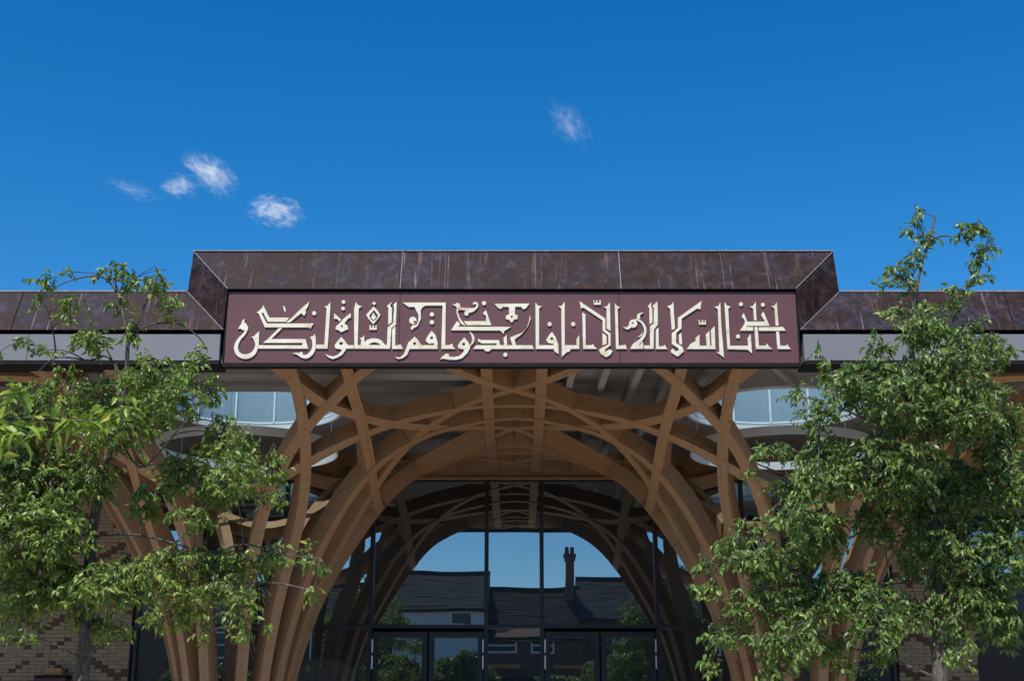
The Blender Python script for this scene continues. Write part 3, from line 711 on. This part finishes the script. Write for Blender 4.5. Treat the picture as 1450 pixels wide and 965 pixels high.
def sprig(lv, tw, p, d, n=9, L=.26, size=.075):
    """a hanging twig with alternate drooping leaves"""
    d = d.normalized(); pts = []; q = p.copy(); k = 5
    for i in range(k+1):
        pts.append(q.copy()); q = q+d*(L/k); d = (d+Vector((0, 0, -.16))).normalized()
    tw.tube(pts, [.0035, .0032, .0028, .0024, .002, .001], 3)
    for i in range(n):
        t = .12+.88*i/(n-1); c = interp(pts, t); t2 = (interp(pts, t+.1)-interp(pts, t-.1)).normalized()
        side = t2.cross(Vector((0, 0, 1))); side = side.normalized() if side.length > .01 else Vector((1, 0, 0))
        ang = random.uniform(.5, 1.1)*(1 if i % 2 else -1)
        dd = t2*math.cos(ang)+side*math.sin(ang)+Vector((0, 0, random.uniform(-.75, .15)))+rv(.18)
        lv.add(c, dd, size*random.uniform(.45, 1.45), random.gauss(0, .8))
def limb_curve(a, c, sag=.12):
    m = a.lerp(c, .5)+Vector((0, 0, (c-a).length*sag))+rv(.04*(c-a).length)
    return [((1-t)**2)*a+2*t*(1-t)*m+t*t*c for t in [i/7 for i in range(8)]]
def tree(name, label, trunk, branches, crown, yc, depth, mat='leaf', dens=1., size=.061, seed=1, nsingle=300, group=None, r0=.085, tip=5.3, lab_cat='tree'):
    random.seed(seed)
    base = Vector((trunk[0][0], yc, 0)); t = empty(name, tuple(base), label=label, cat=lab_cat, group=group)
    tp = [Vector((trunk[0][0]-.03, yc, 0))]+[Vector((x, yc+.04*math.sin(i*1.7), z)) for i, (x, z) in enumerate(trunk)]
    b = MB(); n = len(tp); b.tube([Vector(p) for p in tp], [max(.011, r0*(1-(p.z/tp[-1].z)**1.25)+.006) for p in tp], 10); b.build('trunk', M['bark'], t, smooth=True)
    lims = [[p for p in tp if p.z > 1.7]]
    for br in branches:
        y = yc; pts = []
        dy = random.choice((-1, 1))*.45
        for i, (x, z) in enumerate(br): pts.append(Vector((x, yc+dy*i/len(br)*min(1, abs(br[-1][0]-br[0][0])), z)))
        pts = cat3(pts); k = len(pts); b = MB(); b.tube(pts, [.010*(1-.7*i/k)+.002 for i in range(k)], 6); b.build('branch', M['bark'], t, smooth=True)
        lims.append(pts)
    tw = MB(); lv = Leaves(); tz = tp[-1].z
    for (x, z, rx, rz) in crown:
        small = rx < .24
        off = 0 if small and z > tip else random.uniform(-1, .55)*depth*(.75 if not small else .5)
        c = Vector((x, yc+off, z))
        # limb from the trunk to this clump
        cand = [p for l in lims for p in l]
        best = min(cand, key=lambda p: (p-c).length+max(0, p.z-c.z+.15*(p-c).length)*2.0)
        lc = limb_curve(best, c)
        ln = (c-best).length
        if ln > .12:
            b = MB(); b.tube(lc, [max(.004, .012*(ln**.5)*(1-.75*i/7)) for i in range(8)], 6); b.build('branch', M['bark'], t, smooth=True)
            lims.append(lc[2:])
        ry = min(max(.12, (rx+rz)/2*1.0), .5)
        ns = max(2, int(dens*rx*rz*(880 if not small else 900)*(1+ry)))
        for _ in range(ns):
            while True:
                u = Vector((random.uniform(-1, 1), random.uniform(-1, 1), random.uniform(-1, 1)))
                if u.length < 1: break
            p = c+Vector((u.x*rx, u.y*ry, u.z*rz))
            d = Vector((u.x, u.y*.8, -.05))+rv(.75)+Vector((x-trunk[-1][0], 0, 0))*.15
            L = min(.34, .14+rx*.2)*random.uniform(.6, 1.3)
            p0 = p-d.normalized()*L*.5
            sprig(lv, tw, p0, d, 9 if not small else 7, L, size)
            if random.random() < .30:
                l = random.choice(lims[-1:]+[lc]); e = min(l, key=lambda q: (q-p0).length)
                if .05 < (e-p0).length < (.4 if small else .7): tw.tube(limb_curve(e, p0, .08), [.006, .0055, .005, .0048, .0045, .004, .0038, .0035], 4)
    tw.build('twigs', M['bark'], t, fix=False, kind='stuff')
    lv.build(t, mat, nsingle, key=lambda m: m.translation.y)
    return t
def cat3(pts, n=4):
    return [Vector(p) for p in cat([tuple(p) for p in pts], n)]
CROWN_L = [(-4.61,5.96,0.11,0.09),(-4.63,5.76,0.08,0.07),(-4.38,6.05,0.09,0.04),(-3.93,6.07,0.20,0.07),(-3.78,5.95,0.12,0.10),(-3.55,5.95,0.15,0.15),(-3.39,5.73,0.12,0.13),(-3.33,5.58,0.07,0.05),(-4.31,5.73,0.15,0.07),(-4.39,5.60,0.09,0.07),(-3.90,5.73,0.12,0.08),(-3.74,5.47,0.08,0.17),(-4.11,5.37,0.23,0.13),(-3.96,5.26,0.17,0.10),(-4.47,5.19,0.12,0.05),(-4.68,5.26,0.08,0.05),(-4.90,5.12,0.09,0.05),(-3.09,5.28,0.11,0.09),(-3.03,5.08,0.09,0.12),(-2.91,4.83,0.12,0.15),(-3.86,4.80,0.54,0.30),(-4.27,4.87,0.23,0.20),(-3.39,4.94,0.34,0.20),(-3.10,4.66,0.27,0.20),(-2.82,4.45,0.20,0.20),(-4.51,4.52,0.40,0.27),(-4.66,3.97,0.34,0.40),(-4.19,3.97,0.47,0.34),(-3.69,4.38,0.40,0.20),(-3.17,4.11,0.30,0.19),(-2.67,4.25,0.27,0.20),(-2.36,4.14,0.19,0.17),(-2.55,3.91,0.27,0.20),(-2.85,3.91,0.27,0.12),(-2.28,3.84,0.15,0.09),(-4.54,3.44,0.34,0.34),(-4.14,3.44,0.34,0.34),(-4.37,3.05,0.40,0.30),(-4.61,2.85,0.20,0.34),(-3.97,2.98,0.34,0.23),(-3.60,3.18,0.27,0.13),(-3.58,2.92,0.34,0.20),(-3.35,2.98,0.30,0.23),(-4.02,2.73,0.20,0.13),(-3.74,2.60,0.20,0.13),(-3.61,2.50,0.10,0.08),(-4.35,2.50,0.17,0.05),(-3.08,3.24,0.34,0.12),(-2.81,3.18,0.27,0.17),(-2.48,3.24,0.27,0.13),(-2.19,3.28,0.17,0.08),(-1.96,3.34,0.08,0.08),(-1.89,3.18,0.15,0.07),(-1.81,2.89,0.08,0.07),(-2.54,2.98,0.23,0.12),(-2.46,2.79,0.17,0.17),(-2.45,2.57,0.10,0.12),(-2.79,2.92,0.20,0.13),(-2.85,2.73,0.08,0.17),(-2.80,2.53,0.05,0.10),(-2.29,2.63,0.07,0.04),(-3.02,2.92,0.23,0.17),(-3.17,2.73,0.27,0.10),(-3.50,3.71,0.17,0.10),(-3.35,3.84,0.17,0.10),(-2.90,3.57,0.27,0.08),]
CROWN_R = [(4.02,6.69,0.07,0.07),(3.99,6.55,0.09,0.08),(4.09,6.43,0.10,0.09),(4.01,6.28,0.08,0.08),(4.48,6.50,0.15,0.08),(4.63,6.54,0.12,0.06),(4.68,6.31,0.09,0.12),(4.63,6.17,0.11,0.07),(4.51,6.02,0.12,0.08),(4.39,5.87,0.12,0.08),(4.31,5.73,0.09,0.09),(3.74,6.06,0.13,0.08),(3.67,5.95,0.07,0.07),(3.87,5.95,0.08,0.12),(3.93,6.17,0.07,0.09),(3.75,5.65,0.17,0.08),(4.02,5.65,0.12,0.17),(4.14,5.44,0.20,0.13),(3.86,5.37,0.27,0.17),(3.51,5.29,0.13,0.10),(4.50,5.51,0.13,0.08),(4.61,5.29,0.20,0.13),(4.67,5.15,0.09,0.12),(4.33,5.22,0.27,0.13),(3.22,5.01,0.23,0.13),(2.98,5.05,0.09,0.11),(2.97,5.29,0.04,0.07),(3.56,5.01,0.34,0.20),(4.03,4.94,0.40,0.20),(4.44,4.87,0.20,0.15),(4.56,4.73,0.12,0.12),(3.13,4.73,0.27,0.20),(2.73,4.86,0.12,0.07),(2.92,4.59,0.20,0.17),(3.60,4.59,0.40,0.27),(4.13,4.52,0.40,0.27),(4.53,4.38,0.27,0.27),(4.74,4.52,0.13,0.20),(3.03,4.25,0.30,0.23),(2.43,4.18,0.20,0.08),(2.33,4.25,0.08,0.05),(2.61,3.91,0.23,0.12),(2.22,4.08,0.08,0.05),(2.88,3.91,0.30,0.23),(3.49,4.04,0.47,0.34),(4.08,3.91,0.47,0.34),(4.61,3.91,0.27,0.40),(2.53,3.57,0.30,0.17),(2.20,3.57,0.13,0.08),(2.06,3.37,0.23,0.10),(1.78,3.18,0.13,0.07),(1.84,2.98,0.17,0.08),(2.18,3.18,0.27,0.15),(2.51,3.18,0.27,0.23),(2.92,3.51,0.34,0.23),(3.45,3.57,0.23,0.23),(3.97,3.37,0.40,0.34),(4.55,3.31,0.27,0.40),(3.08,2.92,0.40,0.23),(2.62,2.79,0.37,0.20),(2.16,2.85,0.23,0.17),(2.02,2.60,0.23,0.13),(1.89,2.47,0.12,0.08),(2.40,2.47,0.30,0.17),(2.86,2.47,0.34,0.17),(2.33,2.25,0.20,0.12),(1.81,2.28,0.12,0.08),(3.25,2.60,0.27,0.20),(3.36,2.35,0.13,0.10),(3.65,2.76,0.23,0.13),(4.11,2.79,0.40,0.20),(4.02,2.47,0.17,0.13),(4.49,2.66,0.23,0.27),(4.39,2.98,0.34,0.20),(3.94,2.31,0.12,0.08),(3.03,2.25,0.13,0.07),]
TRUNK_L = [ (-3.93,2.13),(-3.93,2.53),(-3.95,3.44),(-3.89,3.97),(-3.80,4.52),(-3.75,4.94),(-3.75,5.37),(-3.85,5.73),(-3.95,5.98) ]
B1 = [ (-3.75,5.37),(-3.67,5.47),(-3.54,5.55),(-3.30,5.56),(-3.12,5.44),(-3.04,5.33) ]
B2 = [ (-3.74,4.90),(-3.96,5.20),(-4.16,5.19),(-4.44,5.24),(-4.61,5.22),(-4.79,5.05) ]
B3 = [ (-3.85,5.73),(-3.99,5.95),(-4.17,6.06),(-4.45,6.03),(-4.61,5.98) ]
B4 = [ (-3.80,4.45),(-3.53,4.08),(-3.28,4.28),(-3.12,4.44),(-2.89,4.49),(-2.68,4.38) ]
B5 = [ (-3.95,3.44),(-3.48,3.44),(-2.81,3.28),(-2.49,3.34),(-2.19,3.26),(-1.96,3.21),(-1.75,3.18) ]
B6 = [ (-3.77,5.22),(-3.65,5.65),(-3.57,5.95),(-3.51,6.06) ]
TRUNK_R = [ (3.87,2.13),(3.91,2.85),(3.92,3.57),(3.92,4.25),(3.89,4.80),(3.86,5.37),(3.93,5.80),(4.03,6.17),(4.14,6.39),(4.21,6.64) ]
C1 = [ (4.10,6.34),(4.19,6.42),(4.30,6.46),(4.43,6.46) ]
C2 = [ (3.92,3.71),(3.15,3.91),(2.62,3.97),(2.29,4.06),(2.19,4.10) ]
C3 = [ (3.91,3.05),(2.95,2.98),(2.31,3.18),(1.91,3.15),(1.73,3.21) ]
C4 = [ (3.92,4.38),(3.40,4.59),(3.00,4.80),(2.67,4.87) ]
C5 = [ (3.86,5.37),(4.21,5.44),(4.54,5.95),(4.66,6.17) ]
tree('street_tree', 'slender cherry tree with dense green leaves hiding the left timber column', TRUNK_L, [B1, B2, B3, B4, B5, B6], CROWN_L, 12.9, .9, seed=11, dens=1.0, group='young street trees before the portico')
tree('street_tree', 'taller cherry tree with two arching leaders in front of the right timber column', TRUNK_R, [C1, C2, C3, C4, C5], CROWN_R, 12.9, .9, mat='leafdark', seed=23, dens=1.15, group='young street trees before the portico')
# nearer tree whose branch reaches in from the left
random.seed(5)
t = empty('near_tree', (-3.3, 6.0, 0), label='nearer tree reaching a branch of large yellow green leaves in at the left edge', cat='tree')
b = MB(); b.tube([(-3.3, 6, 0), (-3.28, 6, 1.2), (-3.2, 6.05, 2.2), (-3.25, 6.1, 3.2), (-3.3, 6.0, 4.0)], [.07, .06, .05, .03, .012], 10); b.build('trunk', M['bark'], t, smooth=True)
lv = Leaves(); tw = MB()
def nb(pts, r=.009):
    P = cat3([Vector(p) for p in pts], 5); b = MB(); b.tube(P, [r*(1-.7*i/len(P)) for i in range(len(P))], 6); b.build('branch', M['bark'], t, smooth=True); return P
main = nb([(-3.22, 6.05, 2.6), (-2.7, 6.0, 2.9), (-2.3, 5.98, 2.97), (-2.0, 6.0, 2.97), (-1.83, 6.02, 2.99), (-1.70, 6.03, 3.07)])
up = nb([(-2.5, 6.0, 2.94), (-2.34, 5.95, 3.05), (-2.22, 5.95, 3.10)], .006)
lo = nb([(-2.6, 6.0, 2.92), (-2.3, 5.9, 2.88), (-2.1, 5.85, 2.87)], .006)
for w in (.25, .0, -.55, 1.2, 2.2, 2.8, 3.3, 4.1, 5.0, 5.5):
    lv.add(Vector((-2.215, 5.95, 3.10))+rv(.012), Vector((math.cos(w), random.gauss(0, .5), .6*math.sin(w)+.1)), random.uniform(.06, .115), random.gauss(0, .9))
for P, n in ((main, 105), (lo, 30)):
    for i in range(n):
        tt = random.uniform(.28, .97) if P is main else random.uniform(.2, 1); p = interp(P, tt)+rv(.018)
        drop = .10 if p.x < -2.0 else .03
        p = p+Vector((0, 0, random.uniform(-drop, .045)))
        lv.add(p, Vector((random.gauss(0, 1), random.gauss(0, .7), random.uniform(-1.1, .35))), random.uniform(.06, .105)*(.8 if p.x > -1.85 else 1), random.gauss(0, .6))
for k in range(60):
    p = Vector((-3.3+random.gauss(0, .35), 6+random.gauss(0, .3), 3.2+random.gauss(0, .3)))
    if p.x < -2.6: lv.add(p, rv(1)+Vector((0, 0, -.5)), random.uniform(.07, .1), random.gauss(0, .6))
lv.build(t, 'youngleaf', 260, key=lambda m: -m.translation.x)
# bushy trees across the street, seen mirrored in the doors
def bushes(label, x, y, w, z0, z1, seed):
    random.seed(seed); cr = []
    for k in range(30):
        cr.append((x+random.uniform(-w, w), random.uniform(z0, z1), random.uniform(.5, .8), random.uniform(.4, .6)))
    tree('garden_tree', label, [(x, 1.2), (x+.05, 2.4), (x-.05, z1-.3)], [], cr, y, 1.0, mat='darkleaf', dens=.75, size=.13, seed=seed, nsingle=0, group='garden trees across the street')
bushes('bushy garden tree across the street, mirrored in the left doors', -3.0, -3.6, 1.9, 2.0, 4.3, 31)
bushes('bushy garden tree across the street, mirrored in the right doors', 3.0, -3.6, 1.5, 2.0, 4.3, 37)
bushes('bushy garden tree across the street, mirrored in the far right window', 10.5, -3.4, 2.6, 1.5, 3.9, 43)
bushes('wide bushy garden tree across the street, mirrored in the far left window', -9.6, -3.4, 2.6, 1.5, 3.9, 41)

# ------------------------------------------------------------------ houses across the street
def house(label, x0, x1, yf, z_e, z_r, run, wall, roofm, windows, chim=None, sag=0., boards=()):
    """front faces +y at yf, ridge parallel to x"""
    h = empty('terraced_house', ((x0+x1)/2, yf-run, 0), label=label, cat='house', group='terraced houses across the street')
    b = MB(); b.box(x0, x1, yf-2*run, yf, 0, z_e)
    for x in (x0, x1): pass
    b.prism([(x0, yf, z_e), (x0, yf-run, z_r-.08-sag*2), (x0, yf-2*run, z_e)], (x1-x0, 0, 0)); b.build('wall', M[wall], h)
    nC = int(math.hypot(run, z_r-z_e)/.2); r = MB(); seg = max(4, int((x1-x0)/.6))
    for sgn in (1, -1):
        for k in range(nC):
            t0, t1 = k/nC, (k+1)/nC+.01
            for j in range(seg):
                xa, xb = x0-.1+(x1-x0+.2)*j/seg, x0-.1+(x1-x0+.2)*(j+1)/seg
                def pt(x, t, up):
                    u = (x-x0)/(x1-x0); dz = -sag*math.sin(math.pi*min(max(u, 0), 1))+.03*noise.noise(Vector((x*1.3, k*.7, 3)))
                    return (x, yf-run+sgn*(run+.2)*(1-t), z_e-.14+(z_r-z_e+.14)*t+up+dz)
                r.add([pt(xa, t0, .02), pt(xb, t0, .02), pt(xb, t1, .012), pt(xa, t1, .012), pt(xa, t0, -.01), pt(xb, t0, -.01)], [(0, 1, 2, 3), (4, 5, 1, 0)])
    rf = r.build('roof', M[roofm], h, fix=False)
    b = MB(); b.tube([(x0-.1+(x1-x0+.2)*i/12, yf-run, z_r+.03-sag*math.sin(math.pi*i/12)) for i in range(13)], .09, 6); b.build('ridge', M[roofm], rf)
    b = MB(); b.box(x0, x1, yf+.16, yf+.28, z_e-.14, z_e-.03); b.build('gutter', M['black'], h)
    for (wx, wz, ww, wh, fm) in windows:
        b = MB(); f = .07
        b.box(wx-ww/2, wx+ww/2, yf+.003, yf+.06, wz-wh/2, wz-wh/2+f); b.box(wx-ww/2, wx+ww/2, yf+.003, yf+.06, wz+wh/2-f, wz+wh/2)
        b.box(wx-ww/2, wx-ww/2+f, yf+.004, yf+.055, wz-wh/2+f, wz+wh/2-f); b.box(wx+ww/2-f, wx+ww/2, yf+.004, yf+.055, wz-wh/2+f, wz+wh/2-f)
        b.box(wx-ww/2+f, wx+ww/2-f, yf+.004, yf+.05, wz-.03, wz+.03)
        wf = b.build('window', M[fm], h); p = MB(); p.box(wx-ww/2+f, wx+ww/2-f, yf+.005, yf+.02, wz-wh/2+f, wz+wh/2-f); p.build('pane', M['dwin'], wf)
    for (bx, bz, bw, bh, bmn) in boards:
        b = MB(); b.box(bx-bw/2, bx+bw/2, yf+.3, yf+.4, bz-bh/2, bz+bh/2); b.build('board', M[bmn], h)
    if chim:
        cx, cy, cw, z0, z1 = chim
        b = MB(); b.box(cx-cw/2, cx+cw/2, cy-cw*.8, cy+cw*.8, z0, z1-.45); b.box(cx-cw/2-.06, cx+cw/2+.06, cy-cw*.8-.06, cy+cw*.8+.06, z1-.62, z1-.5); b.box(cx-cw/2-.1, cx+cw/2+.1, cy-cw*.8-.1, cy+cw*.8+.1, z1-.45, z1-.35)
        ch = b.build('chimney', M['redbrick'], rf)
        for q in (-.12, .12):
            p = MB(); p.tube([(cx+q, cy, z1-.36), (cx+q, cy, z1)], [.11, .09], 8); p.build('chimney_pot', M['maroon'], ch)
    return h
YH = -9.9
house('white rendered house with grey slate roof, mirrored left of centre in the glazing', -5.0, -1.25, YH, 6.9, 8.65, 2.6, 'render', 'slate', [(-2.2, 6.2, .95, 1.1, 'white')])
house('long dark brick house beyond the white rendered one, mirrored behind the left column', -34, -5.1, YH-.3, 6.3, 8.2, 2.6, 'redbrick', 'slate', [(-8, 5.4, .95, 1.1, 'white'), (-12, 5.4, .95, 1.1, 'white')])
house('brick house with sagging brown tiled roof between its taller neighbours', -1.2, 2.82, YH+.1, 5.75, 8.0, 2.9, 'redbrick', 'tile', [(-.55, 5.4, 1.5, .62, 'white'), (1.2, 5.4, .9, .62, 'white')], chim=(2.45, YH-2.4, .38, 6.5, 9.8), sag=.1, boards=[(-.8, 4.55, 2.3, .16, 'orange'), (.5, 3.9, 2.2, .35, 'black'), (2.2, 4.5, 1.2, .15, 'orange')])
house('slate roofed house to the right of the tall chimney', 2.85, 34, YH-.8, 6.6, 8.45, 2.6, 'redbrick', 'slate', [(4.6, 5.6, .95, 1.2, 'white'), (8.2, 5.6, .95, 1.2, 'white')])

# ------------------------------------------------------------------ clouds
def cloud_mat(name, seed, dens, scale=.28):
    m = bpy.data.materials.new(name); m.use_nodes = True; t = m.node_tree; t.nodes.clear()
    o = t.nodes.new('ShaderNodeOutputMaterial'); v = t.nodes.new('ShaderNodeVolumePrincipled'); v.inputs['Color'].default_value = (1, 1, 1, 1); v.inputs['Anisotropy'].default_value = .1
    tc = t.nodes.new('ShaderNodeTexCoord'); nz = t.nodes.new('ShaderNodeTexNoise'); nz.inputs['Scale'].default_value = 2.0; nz.inputs['Detail'].default_value = 7; nz.inputs['Roughness'].default_value = .74; nz.inputs['Distortion'].default_value = 1.1
    mp = t.nodes.new('ShaderNodeMapping'); mp.inputs['Location'].default_value = (seed, seed*1.7, 3)
    t.links.new(tc.outputs['Object'], mp.inputs[0]); t.links.new(mp.outputs[0], nz.inputs['Vector'])
    ln = t.nodes.new('ShaderNodeVectorMath'); ln.operation = 'LENGTH'; t.links.new(tc.outputs['Object'], ln.inputs[0])
    a = t.nodes.new('ShaderNodeMath'); a.operation = 'MULTIPLY_ADD'; t.links.new(ln.outputs['Value'], a.inputs[0]); a.inputs[1].default_value = -.44; g = t.nodes.new('ShaderNodeMath'); g.operation = 'MULTIPLY'; g.inputs[1].default_value = 2.1; t.links.new(nz.outputs[0], g.inputs[0]); t.links.new(g.outputs[0], a.inputs[2])
    b = t.nodes.new('ShaderNodeMath'); b.operation = 'SUBTRACT'; t.links.new(a.outputs[0], b.inputs[0]); b.inputs[1].default_value = .79; b.use_clamp = False
    c = t.nodes.new('ShaderNodeMath'); c.operation = 'MULTIPLY'; t.links.new(b.outputs[0], c.inputs[0]); c.inputs[1].default_value = dens*1.0; 
    d = t.nodes.new('ShaderNodeMath'); d.operation = 'MAXIMUM'; t.links.new(c.outputs[0], d.inputs[0]); d.inputs[1].default_value = 0
    t.links.new(d.outputs[0], v.inputs['Density']); t.links.new(v.outputs[0], o.inputs['Volume']); return m
def cloud(label, x, z, rx, rz, seed, dens, tilt=0):
    bm = bmesh.new(); bmesh.ops.create_icosphere(bm, subdivisions=3, radius=1)
    me = bpy.data.meshes.new('cloud'); bm.to_mesh(me); bm.free(); me.materials.append(cloud_mat('cloud_vapour', seed, dens))
    o = bpy.data.objects.new('cloud', me); COL.objects.link(o); o.location = (x, 300, z); o.scale = (rx, min(rx, rz)*1.0, rz); o.rotation_euler = (0, R_(tilt), 0)
    tag(o, label, 'cloud', 'small fair weather clouds')
cloud('largest wispy white cloud, tapering down to the right', -71.2, 129.6, 9.5, 4.6, 2.3, .9, 38)
cloud('small round puff of cloud just left of the largest cloud', -78.2, 126.6, 5.2, 3.4, 5.1, .9, 0)
cloud('small bright flat cloud nearest above the parapet', -55.4, 120.1, 7.6, 4.2, 9.7, 1.3, 8)
cloud('faint high wisp of cloud right of centre', 13.0, 142.6, 8.4, 4.4, 12.2, .28, 50)
cloud('thin stretched wisp at the left of the clouds', -89.0, 125.6, 8.0, 2.4, 15.5, .4, 20)
